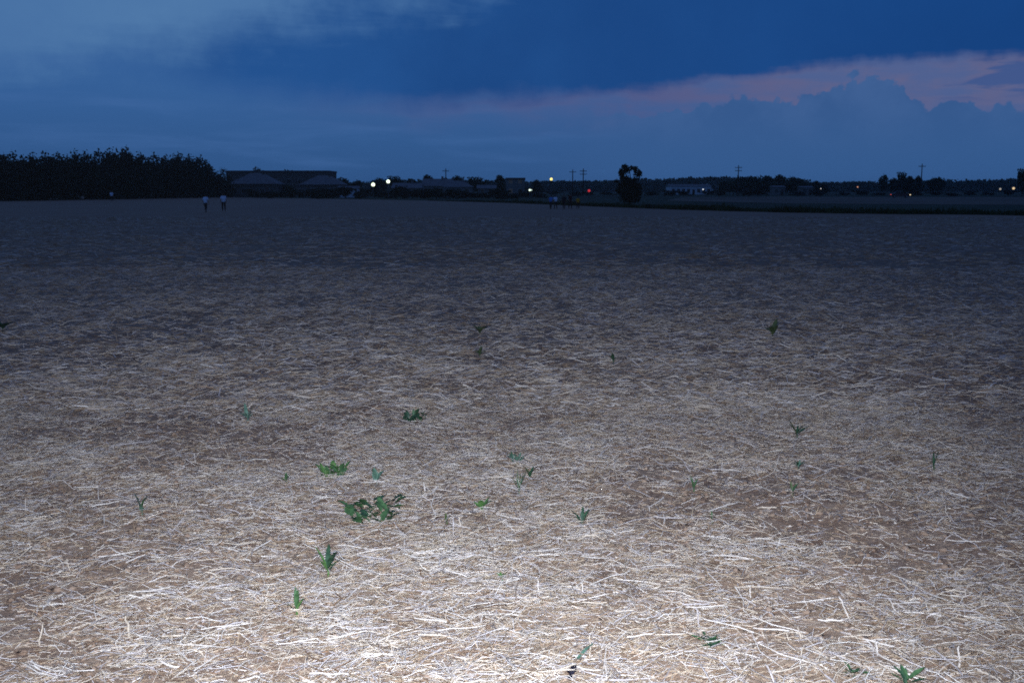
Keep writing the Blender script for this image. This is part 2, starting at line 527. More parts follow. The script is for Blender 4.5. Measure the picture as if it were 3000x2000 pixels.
# single stalks that can be picked out one by one: each a child of the field
def stalk(p0, p1, width, color, bow=0.0, name='straw_stalk'):
    p0, p1 = Vector(p0), Vector(p1)
    d = p1 - p0
    side = Vector((-d.y, d.x, 0)).normalized() if (abs(d.x) + abs(d.y)) > 1e-4 else Vector((1, 0, 0))
    pts = [p0 + d * t + side * (bow * d.length * (.25 - (t - .5) ** 2) * 4) + Vector((random.uniform(-.004, .004), random.uniform(-.006, .006), random.uniform(-.003, .003))) for t in (0, .3, .6, .85, 1)]
    mb = MB().tube([p - p0 for p in pts], [width * .5, width * .5, width * .46, width * .42, width * .3], 5)
    me = mb.mesh(name, mat_straw)
    at = me.color_attributes.new('tint', 'FLOAT_COLOR', 'POINT')
    for e in at.data: e.color = (*color, 1)
    o = link(name, me, field, p0)
    return o

def gz1(x, y): return float(relief(np.array([x]), np.array([y]))[0])

LAID = [(462, 1914, 523, 1940, 13), (571, 1955, 640, 1909, 7), (327, 1884, 459, 1866, 6), (367, 1904, 418, 1891, 9), (474, 1848, 541, 1850, 9),
        (316, 1935, 352, 1950, 9), (87, 1947, 158, 1968, 8), (633, 1838, 714, 1817, 9), (286, 1629, 408, 1608, 6), (367, 1649, 423, 1634, 6),
        (765, 1626, 811, 1616, 6), (612, 1667, 689, 1659, 7), (434, 1705, 490, 1685, 6), (490, 1685, 566, 1703, 6), (327, 1302, 449, 1292, 5),
        (898, 1914, 921, 1947, 8), (883, 1975, 918, 1978, 13), (1398, 1940, 1546, 1953, 9), (1571, 1953, 1684, 1947, 9), (1689, 1947, 1765, 1945, 8),
        (1597, 1863, 1699, 1853, 6), (1837, 1861, 1918, 1845, 10), (1918, 1845, 2000, 1851, 9), (1459, 1741, 1582, 1738, 7), (1520, 1672, 1577, 1690, 7),
        (1658, 1736, 1740, 1669, 6), (1837, 1565, 1867, 1595, 6), (1908, 1618, 1967, 1639, 7), (1918, 1501, 2000, 1509, 7), (1434, 1384, 1503, 1381, 7),
        (1082, 1440, 1148, 1404, 5), (1148, 1404, 1199, 1389, 5), (1066, 1641, 1117, 1634, 6), (1707, 1764, 1776, 1764, 7), (2153, 1708, 2291, 1710, 7),
        (2531, 1856, 2622, 1876, 8), (2255, 1953, 2365, 1932, 9), (2133, 1904, 2199, 1879, 6), (2179, 1955, 2209, 1930, 9), (2421, 1960, 2464, 1998, 11),
        (2653, 1776, 2765, 1784, 6), (2740, 1812, 2811, 1787, 7), (2219, 1478, 2276, 1478, 8), (2077, 1483, 2163, 1460, 6), (2214, 1562, 2260, 1572, 7),
        (2867, 1945, 2939, 1965, 8), (2398, 1794, 2469, 1805, 10), (2000, 1766, 2076, 1766, 8), (2474, 1843, 2561, 1843, 6), (1800, 1815, 1850, 1790, 7),
        (1640, 1700, 1700, 1716, 6), (930, 1380, 952, 1420, 5), (1050, 1905, 1120, 1895, 10), (1130, 1870, 1185, 1850, 10), (960, 1850, 1040, 1835, 8),
        (1225, 1835, 1330, 1850, 10), (1320, 1990, 1420, 1975, 11), (700, 1985, 760, 1960, 12), (2580, 1930, 2620, 1950, 7), (1080, 1700, 1120, 1712, 7)]
STOOD = [(380, 1858, 367, 1805, 8), (112, 1884, 125, 1828, 6), (1327, 1567, 1330, 1516, 6), (1357, 1557, 1345, 1516, 6), (1727, 1910, 1729, 1858, 6),
         (2490, 1802, 2459, 1746, 6), (2278, 1991, 2245, 1945, 8), (2171, 1950, 2153, 1919, 7), (1705, 1736, 1706, 1700, 5), (2052, 1838, 2040, 1780, 6),
         (2198, 1745, 2200, 1712, 5), (2352, 1865, 2338, 1836, 6), (2573, 1905, 2563, 1872, 6), (1583, 1738, 1575, 1694, 5), (1245, 1440, 1241, 1412, 5),
         (2812, 1935, 2809, 1890, 7)]
PALE3 = [tuple(PAL[0]), tuple(PAL[0] * .95), tuple(PAL[1]), tuple(PAL[1] * .9), tuple(PAL[2])]
for (x0, y0, x1, y1, w) in LAID:
    a, b = ground_at(x0, y0, .035), ground_at(x1, y1, .035)
    a.z = gz1(a.x, a.y) + .03 + random.random() * .02; b.z = gz1(b.x, b.y) + .03 + random.random() * .02
    stalk(a, b, max(.004, w / F * a.length * .62), random.choice(PALE3), random.uniform(-.08, .08))
for (x0, y0, x1, y1, w) in STOOD:
    a = ground_at(x0, y0, 0); a.z = gz1(a.x, a.y) - .005
    b = at_depth(x1, y1, a.y)
    stalk(a, b, max(.004, w / F * a.length * .8), random.choice(PALE3), random.uniform(-.04, .04))
shared = []
for i in range(14):
    L = random.uniform(.07, .26)
    o = stalk((0, 0, 0), (L, 0, random.uniform(-.01, .02)), random.uniform(.004, .0075), random.choice(PALE3), random.uniform(-.06, .06))
    shared.append(o.data)
    x, y = sample_field(1, 3.2, 6.5, 1.0, .5, .2)
    o.location = (x[0], y[0], gz1(x[0], y[0]) + random.uniform(.03, .06)); o.rotation_euler = (0, random.uniform(-.1, .1), random.gauss(0.1, .7) + random.choice((0, math.pi)))
xs, ys = sample_field(200, 3.2, 7.2, 1.0, .9, .2)
for x, y in zip(xs, ys):
    o = link('straw_stalk', random.choice(shared), field, (x, y, gz1(x, y) + random.uniform(.03, .065)))
    o.rotation_euler = (random.uniform(-.3, .3), random.uniform(-.12, .12), random.gauss(0.1, .75) + random.choice((0, math.pi)))

# ------------------------------------------------------------------ land beyond the field edge
BOUND = [ground_at(3400, 634), ground_at(3000, 631), ground_at(2600, 627), ground_at(2300, 623), ground_at(2000, 615), ground_at(1760, 606),
         ground_at(1500, 595), ground_at(1250, 588), ground_at(1000, 583), ground_at(640, 578)]
mat_meadow = principled('dark_meadow', lin(62, 70, 50), .95, .35, .05, .1)
mat_field2 = principled('far_stubble', lin(112, 100, 84), .95, .25, .03, .1)
def sheet(name, pts, z, mat):
    me = bpy.data.meshes.new(name)
    me.from_pydata([(p[0], p[1], z) for p in pts], [], [tuple(range(len(pts)))])
    me.materials.append(mat)
    return link(name, me)
far_pts = [(p.x, p.y) for p in BOUND]
meadow = sheet('meadow', [(far_pts[0][0] + 40, far_pts[0][1] - 15)] + far_pts + [(-120, 330), (-2500, 6500), (4500, 6500), (1500, 60)], .02, mat_meadow)
tag(meadow, 'dark grassland beyond the edge of the stubble field', kind='structure')
q = [ground_at(1950, 589), ground_at(2300, 597), ground_at(3300, 604), ground_at(3300, 579), ground_at(2300, 577), ground_at(2000, 578)]
f2 = sheet('neighbouring_field', [(p.x, p.y) for p in q], .05, mat_field2)
tag(f2, 'paler strip of cut field beyond the grassy verge at right', kind='structure')

mat_leaf = principled('dark_foliage', lin(46, 60, 38), .85, .45, .9, .15)
mat_leaf2 = principled('deep_foliage', lin(36, 46, 32), .85, .4, .8, .15)
mat_bark = principled('bark', lin(70, 56, 46), .9, .3, 5, .1, bump=.4)
mat_verge = principled('verge_grass', lin(58, 66, 40), .9, .4, .5, .1)

def cards(cent, size, rng, aspect=1.6):
    """one small leaf-clump quad for each centre, randomly turned"""
    n = len(cent)
    a = rng.normal(size=(n, 3)); a /= np.linalg.norm(a, axis=1)[:, None]
    b = np.cross(a, rng.normal(size=(n, 3))); b /= np.linalg.norm(b, axis=1)[:, None] + 1e-9
    s = (size * (.6 + .8 * rng.random(n)))[:, None]
    v = np.stack([cent - a * s * aspect * .5, cent + b * s * .5, cent + a * s * aspect * .5, cent - b * s * .5], 1).reshape(-1, 3)
    f = np.arange(n * 4).reshape(n, 4)
    return v, f

# verge of rough grass along the right-hand edge
n = 26000
seg = RNG.random(n) ** 1.0
pa = np.array([(p.x, p.y) for p in BOUND[:8]])
cum_l = np.concatenate([[0], np.cumsum(np.linalg.norm(np.diff(pa, axis=0), axis=1))])
s = seg * cum_l[-1]
vx, vy = np.interp(s, cum_l, pa[:, 0]), np.interp(s, cum_l, pa[:, 1])
vy = vy + RNG.random(n) * 7.0 - .3 + 4.0 * (fbm(s * .2, s * 0, 4, 3) - .5)
fade = np.clip((cum_l[-1] - s) / 45, .25, 1)
hh = (.10 + .55 * RNG.random(n) ** 1.5) * (.15 + 1.6 * fbm(s * .22, vy * .4, 8, 4) ** 1.5) * fade
th = RNG.random(n) * 6.28
wx, wy = np.cos(th) * .10, np.sin(th) * .10
lx, ly = RNG.normal(0, .12, n), RNG.normal(0, .12, n)
V = np.stack([np.stack([vx - wx, vy - wy, np.full(n, .01)], 1), np.stack([vx + wx, vy + wy, np.full(n, .01)], 1),
              np.stack([vx + lx, vy + ly, hh], 1)], 1).reshape(-1, 3)
verge = link('verge_grass', np_mesh('verge_grass', V, np.arange(n * 3).reshape(n, 3), mat_verge))
tag(verge, 'dark rough grass along the far right edge of the field', 'grass', kind='stuff')

# ------------------------------------------------------------------ trees
def crown_points(lobes, n, rng, shell=.55):
    """points through the volume of several ellipsoids, thicker towards their skins"""
    lobes = np.array(lobes, float)
    vol = lobes[:, 3] * lobes[:, 4] * lobes[:, 5]
    k = rng.choice(len(lobes), n, p=vol / vol.sum())
    d = rng.normal(size=(n, 3)); d /= np.linalg.norm(d, axis=1)[:, None]
    r = rng.random(n) ** (shell * .6)
    r *= .82 + .36 * rng.random(n)
    return lobes[k, :3] + d * r[:, None] * lobes[k, 3:6]

def tree_meshes(name, height, lobes, trunk_r, n, leaf, seed, mat=None, spread=.042, clumps=40):
    rng = np.random.default_rng(seed)
    rnd = random.Random(seed)
    cp = crown_points(lobes, clumps, rng, .7)
    idx = rng.integers(0, clumps, n)
    pts = np.where((rng.random(n) < .62)[:, None], cp[idx] + rng.normal(0, 1, (n, 3)) * np.array([1, 1, .85]) * height * spread,
                   crown_points(lobes, n, rng))
    pts[:, 2] = np.maximum(pts[:, 2], .12)
    v, f = cards(pts, leaf, rng)
    crown = np_mesh('crown', v, f, mat or mat_leaf)
    mb = MB()
    top = max(l[2] + l[5] * .5 for l in lobes)
    k = [(0, 0, -.1)] + [(rnd.uniform(-.03, .03) * height * t, rnd.uniform(-.03, .03) * height * t, top * t) for t in (.15, .35, .55, .75, .95)]
    mb.tube(k, [trunk_r * 1.25, trunk_r, trunk_r * .85, trunk_r * .65, trunk_r * .45, trunk_r * .15], 7)
    for i in range(9):
        t = rnd.uniform(.25, .8)
        z0 = top * t
        p1 = cp[rnd.randrange(clumps)]
        mid = ((p1[0]) * .5, (p1[1]) * .5, (z0 + p1[2]) * .5 + .1)
        mb.tube([(0, 0, z0), mid, tuple(p1)], [trunk_r * .45, trunk_r * .28, trunk_r * .06], 5)
    trunk = mb.mesh('trunk', mat_bark)
    return crown, trunk

def place_tree(meshes, name, loc, rz, sc, label, group=None, category='tree'):
    e = empty(name, loc, rz)
    e.scale = sc if hasattr(sc, '__len__') else (sc, sc, sc)
    link('trunk', meshes[1], e); link('crown', meshes[0], e)
    tag(e, label, category, group)
    return e

def narrow(h, w, seed):
    r = random.Random(seed)
    lo = [(0, 0, h * .22, w * .50, w * .50, h * .22), (0, 0, h * .48, w * .48, w * .48, h * .24), (r.uniform(-.2, .2), r.uniform(-.2, .2), h * .70, w * .36, w * .36, h * .18),
          (r.uniform(-.25, .25), r.uniform(-.2, .2), h * .86, w * .20, w * .20, h * .12), (0, 0, h * .95, w * .09, w * .09, h * .06)]
    for i in range(4):
        a = r.uniform(0, 6.28)
        lo.append((math.cos(a) * w * .34, math.sin(a) * w * .34, h * r.uniform(.3, .72), w * .2, w * .2, h * .09))
    return lo

def roundc(h, w, seed, low=.35, gaps=7):
    r = random.Random(seed); lo = []
    for i in range(gaps):
        a = r.uniform(0, 6.28); q = r.uniform(.1, .36) * w
        lo.append((math.cos(a) * q, math.sin(a) * q, h * r.uniform(low + .12, .84), w * r.uniform(.16, .27), w * r.uniform(.16, .27), h * r.uniform(.10, .17)))
    lo.append((0, 0, h * (low + .95) / 2, w * .30, w * .30, h * (.97 - low) * .42))
    return lo

belt_var = [tree_meshes('belt', 10, narrow(10, 4.4 + .5 * (i % 3), i), .16, 1900, .34, 100 + i, mat_leaf2, clumps=46) for i in range(6)]
TIPS = [(-40, 436), (10, 436), (50, 437), (103, 434), (142, 437), (180, 438), (227, 434), (262, 434), (303, 431), (327, 421), (345, 427), (364, 424),
        (380, 424), (418, 437), (453, 442), (490, 447), (512, 446), (528, 437), (557, 445), (580, 452), (598, 450)]
SPECIAL = {327: 'tallest dark pointed tree of the dense belt at the left', 598: 'last tall tree at the right end of the dense dark belt',
           50: 'slim spire topped tree near the left edge of the dark belt', 418: 'pointed belt tree just right of the tallest clump'}
gl = 'trees of the dense belt at left'
def belt_base(px):
    t = (px - 0) / 650.0
    return ground_at(px, 589.5 - 11.0 * t)
for i, (px, py) in enumerate(TIPS):
    b = belt_base(px)
    h = CAM_H + pix_dir(px, py).z * (b.y / pix_dir(px, py).y)
    lab = SPECIAL.get(px, 'dark pointed leafy tree in the dense belt behind the field at left')
    place_tree(belt_var[i % 6], 'belt_tree', b, random.uniform(0, 6.28), (1.0, 1.0, h / 10.1), lab, None if px in SPECIAL else gl)
for i in range(22):
    px = -60 + i * 31 + random.uniform(-8, 8)
    b = belt_base(px); b.y += 5 + random.random() * 3; b.x *= b.y / (b.y - 6)
    d = pix_dir(px, 452 + max(0, px - 480) * .06 + random.uniform(-3, 8))
    h = CAM_H + d.z * (b.y / d.y)
    place_tree(belt_var[(i * 5 + 2) % 6], 'belt_tree', b, random.uniform(0, 6.28), (1.15, 1.15, h / 10.1),
               'shadowed tree in the second row of the dense belt at left', 'second row of the belt at left')
# low right-hand end of the belt
for px, py, lab in ((622, 482, 'low bushy tree stepping down at the right end of the dark belt'), (648, 488, 'small pointed tree between the dark belt and the houses'),
                    (664, 508, 'dark bush at the foot of the belt beside the first house')):
    b = ground_at(px, 578.5); d = pix_dir(px, py); h = CAM_H + d.z * (b.y / d.y)
    place_tree(belt_var[2], 'belt_tree', b, random.uniform(0, 6), (.85, .85, h / 10.1), lab)

# lone tree right of the middle: broad crown with a hole of sky in it
lb = ground_at(1845, 600)
k = lb.y / F * 1.0
def lobe(px, py, rw, rh, dy=0.0, depth=None):
    p = at_depth(px, py, lb.y)
    return (p.x - lb.x, dy, p.z, rw * k, (depth or rw) * k, rh * k)
lobes = [lobe(1832, 497, 16, 11), lobe(1852, 494, 15, 8), lobe(1822, 510, 11, 10), lobe(1865, 501, 11, 9), lobe(1873, 511, 8, 9), lobe(1838, 508, 7, 12),
         lobe(1830, 524, 14, 8), lobe(1846, 532, 20, 11), lobe(1863, 523, 12, 7), lobe(1828, 545, 16, 12), lobe(1862, 548, 18, 13), lobe(1845, 562, 34, 15), lobe(1810, 531, 6, 4), lobe(1881, 522, 5, 4), lobe(1845, 578, 30, 16), lobe(1830, 560, 24, 14), lobe(1862, 512, 9, 8)]
lm = tree_meshes('lone', 5.6, lobes, .14, 9500, .18, 77, mat_leaf2, spread=.022, clumps=90)
place_tree(lm, 'lone_tree', lb, 0, 1.0, 'lone round crowned tree standing alone right of the middle of the horizon')

round_var = [tree_meshes('round', 8, roundc(8, 7, 40 + i, .12), .17, 1500, .42, 200 + i, mat_leaf, clumps=40) for i in range(5)]
def skyline_tree(px, py, Y, w_px, label, group=None, var=0, name='round_tree', mat=None):
    top = at_depth(px, py, Y)
    wid = w_px * Y / F
    return place_tree(round_var[var % 5], name, (top.x, Y, 0), var * 1.3, (wid / 6.2, wid / 6.2, top.z / 7.6), label, group)

mound = [(2120, 535, 34), (2150, 525, 40), (2180, 516, 44), (2215, 514, 46), (2250, 511, 46), (2285, 512, 46), (2318, 513, 40), (2345, 520, 40), (2375, 531, 42), (2410, 533, 40)]
for i, (px, py, w) in enumerate(mound):
    skyline_tree(px, py, 395 + 12 * (i % 3), w * 1.25, 'rounded tree of the broad dark clump right of the pale shed', 'clump of trees right of the pale shed', i)
for i in range(9):
    skyline_tree(2125 + i * 33, 530 + 4 * (i % 2), 375, 46, 'lower bushy tree at the front of the broad dark clump', 'front of the clump right of the pale shed', i + 2)
rt = [(2590, 506, 26, 'slender round topped tree, first of the group towards the right'), (2625, 520, 34, 'low wide tree beside the slender round topped tree'),
      (2648, 501, 34, 'tallest tree in the far group towards the right edge'), (2668, 512, 30, 'tree leaning against the tallest of the far right group'),
      (2690, 515, 28, 'tree left of the far utility pole at right'), (2735, 516, 30, 'flat topped tree right of the far utility pole'),
      (2757, 517, 28, 'round shouldered tree closing the far right group')]
for i, (px, py, w, lab) in enumerate(rt):
    skyline_tree(px, py, 400, w * 1.25, lab, None, i + 1)
skyline_tree(3000, 490, 300, 40, 'tall dark tree cut by the right edge of the view', None, 3)
# trees about the houses
ht = [(755, 489, 330, 26, 'small tree crown poking above the long dark roof'), (700, 498, 330, 40, 'leafy crown behind the left end of the long dark roof'),
      (845, 495, 330, 60, 'low wide crown just above the middle of the long dark roof'), (915, 497, 325, 36, 'low crown behind the right end of the long dark roof'),
      (842, 540, 280, 44, 'dark bushy tree between the two hip roofed houses'), (1005, 520, 300, 40, 'dark tree beside the hip roofed house'), (1045, 524, 310, 40, 'dark tree behind the white outbuilding'),
      (1115, 520, 330, 44, 'dark tree behind the pair of bright lamps'), (1160, 513, 330, 44, 'taller tree just right of the pair of bright lamps'),
      (1205, 520, 330, 44, 'dark tree left of the middle houses'), (1253, 512, 335, 40, 'round tree above the first of the middle houses'),
      (1300, 516, 340, 36, 'tree behind the gap between the middle houses'), (1345, 513, 340, 44, 'tree behind the roof of the middle houses'),
      (1400, 516, 345, 60, 'broad tree right of the middle houses'), (1465, 509, 340, 40, 'tree beside the flat roofed building'),
      (1570, 527, 330, 40, 'low tree right of the flat roofed building'), (1515, 530, 320, 40, 'dark tree in front of the flat roofed building')]
for i, (px, py, Y, w, lab) in enumerate(ht):
    skyline_tree(px, py, Y, w * 1.2, lab, None, i)
# bushes along the far field edge
bush_var = [tree_meshes('bush', 2.2, roundc(2.2, 3.6, 70 + i, .0, 8), .05, 700, .24, 300 + i, mat_leaf2, clumps=26) for i in range(4)]
bg_ = 'bushes along the far edge of the field'
for i in range(34):
    px = 690 + i * 27 + random.uniform(-9, 9)
    Y = 228 + random.uniform(-12, 25) + max(0, 1000 - px) * .08
    w = random.uniform(.8, 1.5)
    p = at_depth(px, 556, Y)
    place_tree(bush_var[i % 4], 'bush', (p.x, Y, 0), random.uniform(0, 6), (w * 1.2, w * 1.2, random.uniform(.55, 1.15) * (1.25 if 950 < px < 1330 else 1)),
               'low dark bush in the hedge along the far field edge', bg_, 'bush')
for i in range(26):
    px = 1620 + i * 56 + random.uniform(-14, 14)
    Y = 330 + random.uniform(-20, 40)
    p = at_depth(px, 556, Y)
    place_tree(bush_var[i % 4], 'bush', (p.x, Y, 0), random.uniform(0, 6), (1.9, 1.6, random.uniform(.5, 1.0)),
               'low dark bush in the distant hedge at right', 'bushes of the distant hedge at right', 'bush')

# far wood that reads as one dark mass
n = 60000
fx = RNG.uniform(-560, 900, n)
fy = RNG.uniform(880, 1060, n)
top = 3.0 + 12.0 * fbm(fx * .010, fx * 0 + 6, 15, 3) ** 1.6 + 5.0 * (fbm(fx * .05, fx * 0 + 2, 14, 4) - .3)
fzz = top * RNG.random(n) ** .8
v, f = cards(np.stack([fx, fy, fzz], 1), 1.9, RNG)
wood = link('far_wood', np_mesh('far_wood', v, f, mat_leaf))
tag(wood, 'far low line of woodland along the whole horizon', 'wood', kind='stuff')

# ------------------------------------------------------------------ buildings
mat_wall = principled('render_wall', lin(120, 116, 112), .9, .12, .6, .1)
mat_wall_w = principled('white_wall', lin(205, 205, 208), .9, .08, .6, .1)
mat_dwall = principled('dark_wall', lin(92, 86, 82), .9, .15, .5, .1)
mat_roof = principled('pale_roof', lin(118, 114, 112), .8, .18, 1.2, .2)
mat_droof = principled('dark_roof', lin(76, 72, 72), .85, .2, 1.2, .2)
mat_glass = principled('window_glass', lin(20, 24, 30), .15, .1, 1, .5)
mat_frame = principled('window_frame', lin(150, 146, 140), .7, .1, 1, .2)
mat_door = principled('door_wood', lin(66, 46, 36), .7, .2, 3, .2)

def house(name, x0, x1, Y, ridge, eave, depth, roof, wallm, roofm, label, windows=3, door=True, category='house', chimney=True):
    w = x1 - x0
    e = empty(name, ((x0 + x1) / 2, Y, 0))
    h = w / 2
    MB().box((-h, 0, 0), (h, depth, eave)).build('wall', wallm, e)
    ov = .4
    rf = MB()
    if roof == 'hip':
        ins = min(depth / 2 + ov, h * .8)
        a = [(-h - ov, -ov, eave + .003), (h + ov, -ov, eave + .003), (h + ov, depth + ov, eave + .003), (-h - ov, depth + ov, eave + .003), (-h - ov + ins, depth / 2, ridge), (h + ov - ins, depth / 2, ridge)]
        rf.add(a, [(0, 1, 5, 4), (1, 2, 5), (2, 3, 4, 5), (3, 0, 4), (3, 2, 1, 0)])
    elif roof == 'gable':
        a = [(-h - ov, -ov, eave + .003), (h + ov, -ov, eave + .003), (h + ov, depth + ov, eave + .003), (-h - ov, depth + ov, eave + .003), (-h - ov, depth / 2, ridge), (h + ov, depth / 2, ridge)]
        rf.add(a, [(0, 1, 5, 4), (1, 2, 5), (2, 3, 4, 5), (3, 0, 4), (3, 2, 1, 0)])
    else:
        rf.box((-h - .15, -.15, eave + .003), (h + .15, depth + .15, eave + .35))
        rf.box((-h - .15, -.15, eave + .35), (-h + .15, depth + .15, ridge)); rf.box((h - .15, -.15, eave + .35), (h + .15, depth + .15, ridge))
        rf.box((-h + .15, -.15, eave + .35), (h - .15, .15, ridge)); rf.box((-h + .15, depth - .15, eave + .35), (h - .15, depth + .15, ridge))
    ro = rf.build('roof', roofm, e)
    if chimney:
        MB().box((h * .25, depth * .42, eave), (h * .25 + .6, depth * .42 + .6, ridge + .7)).build('chimney', wallm, ro)
    rows = [1.0] if eave < 4.2 else [1.0, 3.8]
    for z in rows:
        for i in range(windows):
            x = -h + w * (i + .5) / windows
            if door and z == 1.0 and i == windows // 2:
                d = MB().box((x - .5, -.06, 0), (x + .5, .02, 2.1)).build('door', mat_door, e)
                MB().box((x + .32, -.12, 1.0), (x + .40, -.05, 1.08)).build('handle', mat_frame, d)
                continue
            wn = MB().box((x - .55, -.04, z), (x + .55, .02, z + 1.3)).build('window', mat_glass, e)
            fr = MB()
            fr.box((x - .65, -.08, z - .1), (x + .65, -.003, z - .003)); fr.box((x - .65, -.08, z + 1.303), (x + .65, -.003, z + 1.4))
            fr.box((x - .65, -.08, z), (x - .555, -.003, z + 1.3)); fr.box((x + .555, -.08, z), (x + .65, -.003, z + 1.3)); fr.box((x - .03, -.07, z), (x + .03, -.043, z + 1.3))
            fr.build('frame', mat_frame, wn)
    tag(e, label, category)
    return e

def px_house(name, pxa, pxb, ytop, yeave, Y, depth, roof, wallm, roofm, label, **kw):
    a, b = at_depth(pxa, ytop, Y), at_depth(pxb, yeave, Y)
    rz = at_depth(pxa, ytop, Y + (depth / 2 if roof != 'flat' else 0)).z
    return house(name, a.x, b.x, Y, rz, b.z, depth, roof, wallm, roofm, label, **kw)

px_house('apartment_block', 662, 962, 500, 506, 305, 14, 'flat', mat_dwall, mat_droof, 'long dark flat topped block behind the two hip roofed houses', windows=9, category='building', chimney=False)
px_house('house', 672, 808, 507, 539, 272, 9, 'hip', mat_dwall, mat_roof, 'hip roofed house with pale roof nearest the dark tree belt', windows=5)
px_house('house', 880, 1000, 514, 541, 275, 9, 'hip', mat_dwall, mat_roof, 'hip roofed house with pale roof left of the white outbuilding', windows=5)
px_house('outbuilding', 992, 1046, 545, 552, 262, 4, 'gable', mat_wall_w, mat_roof, 'small white outbuilding left of the pair of bright lamps', windows=1, door=False, category='shed', chimney=False)
px_house('house', 1238, 1322, 524, 545, 300, 9, 'gable', mat_wall, mat_roof, 'pale gabled house, left one of the middle group', windows=4)
px_house('house', 1300, 1382, 529, 548, 285, 8, 'hip', mat_wall, mat_roof, 'small pale house, right one of the middle group', windows=3)
px_house('house', 1150, 1232, 536, 551, 285, 8, 'gable', mat_wall, mat_roof, 'low grey house just right of the pair of bright lamps', windows=3)
px_house('flat_roofed_building', 1482, 1538, 521, 527, 300, 8, 'flat', mat_wall, mat_droof, 'flat roofed building with dark roof slab left of the yellow lamp', windows=2, category='building', chimney=False)
px_house('low_shed', 1400, 1450, 542, 552, 290, 6, 'gable', mat_wall, mat_roof, 'low shed between the middle houses and the flat roofed building', windows=2, category='shed', chimney=False)
px_house('pale_shed', 1966, 2084, 540, 546, 430, 14, 'gable', mat_wall_w, mat_roof, 'long low pale shed in front of the far wood right of the lone tree', windows=8, category='shed', chimney=False)
px_house('farm_building', 2268, 2300, 544, 548, 360, 6, 'gable', mat_wall, mat_roof, 'small grey farm building in front of the broad dark tree clump', windows=2, category='shed', chimney=False)
px_house('barn', 2350, 2382, 545, 549, 362, 6, 'gable', mat_wall, mat_roof, 'small grey barn at the right foot of the dark tree clump', windows=2, category='shed', chimney=False)

# ------------------------------------------------------------------ poles and lamps
mat_pole = principled('weathered_pole', lin(60, 54, 50), .9, .2, 3, .1)
mat_steel = principled('lamp_steel', lin(70, 72, 76), .5, .1, 3, .4)
def utility_pole(px, py, Y, label, arms=1):
    t = at_depth(px, py, Y)
    e = empty('utility_pole', (t.x, Y, 0))
    MB().tube([(0, 0, -.2), (0, 0, t.z * .5), (0, 0, t.z)], [.20, .17, .13], 8).build('pole', mat_pole, e)
    for i in range(arms):
        z = t.z - .9 - 1.0 * i
        arm = MB().box((-1.1, -.08, z), (1.1, .08, z + .16)).build('crossarm', mat_pole, e)
        for x in (-.95, -.4, .4, .95):
            MB().lathe([(.03, 0), (.07, .04), (.07, .12), (.04, .18), (.05, .22), (.02, .26)], 8, (x, 0, z + .163)).build('insulator', mat_steel, arm)
    tag(e, label, 'pole')
utility_pole(1306, 494, 335, 'thin utility pole above the roofs of the middle houses')
utility_pole(1678, 497, 335, 'left of the two utility poles between the yellow lamp and the lone tree')
utility_pole(1709, 494, 325, 'right of the two utility poles, with a clear crossarm near the lone tree', 2)
utility_pole(2164, 484, 327, 'utility pole rising from the left side of the dark tree clump', 2)
utility_pole(2702, 480, 315, 'faint utility pole standing in the far right tree group')

def street_lamp(px, py, Y, dia_px, color, strength, label, r=None):
    t = at_depth(px, py, Y)
    rad = dia_px / 2 * Y / F
    e = empty('street_lamp', (t.x, Y, 0))
    MB().tube([(0, .12, -.1), (0, .12, t.z * .5), (0, .12, t.z - rad * 1.1)], [.08, .065, .05], 8).build('post', mat_steel, e)
    MB().lathe([(rad * .3, -rad * 1.25), (rad * .5, -rad * 1.05), (rad * .42, -rad * .92)], 12, (0, .12, t.z)).build('collar', mat_steel, e)
    prof = [(max(.02, rad * math.sin(math.pi * i / 10)), -rad * math.cos(math.pi * i / 10)) for i in range(11)]
    MB().lathe(prof, 14, (0, .12, t.z)).build('glare_globe', glow('lamp_glow', color, strength), e, True)  # glowing ball enlarged beyond a real lamp, its shape includes the glare
    tag(e, label, 'lamp')
street_lamp(1093, 541, 225, 10.5, (.86, 1.0, .70, 1), 2.2, 'lower left lamp of the bright greenish white pair')
street_lamp(1137, 532, 228, 10, (.86, 1.0, .76, 1), 2.2, 'upper right lamp of the bright greenish white pair')
street_lamp(1615, 525, 240, 8, (1.0, .80, .22, 1), 1.6, 'yellow street lamp glowing alone above the middle of the horizon')
street_lamp(1552, 557, 210, 6, (.85, 1.0, .80, 1), 1.5, 'small white lamp, larger of two close lights under the flat roofed building')
street_lamp(1557, 557, 216, 4, (.80, 1.0, .80, 1), .8, 'fainter of two close white lights under the flat roofed building')
street_lamp(1726, 559, 210, 7.5, (1.0, .05, .06, 1), .5, 'dim red lamp left of the lone tree', )
street_lamp(2060, 555, 420, 4, (.9, .95, 1.0, 1), 1.0, 'tiny white lamp at the foot of the long pale shed')
street_lamp(2405, 553, 340, 3.5, (1.0, .9, .8, 1), .5, 'tiny faint lamp right of the small grey barn')
street_lamp(2513, 548, 340, 4, (1.0, .45, .25, 1), .6, 'tiny orange lamp left of the slender round topped tree')
street_lamp(2931, 554, 330, 6, (1.0, .85, .62, 1), .35, 'dim hazy lamp left of the amber lamp near the right edge')
street_lamp(2970, 552, 330, 7, (1.0, .72, .38, 1), .8, 'amber lamp near the right edge of the view')

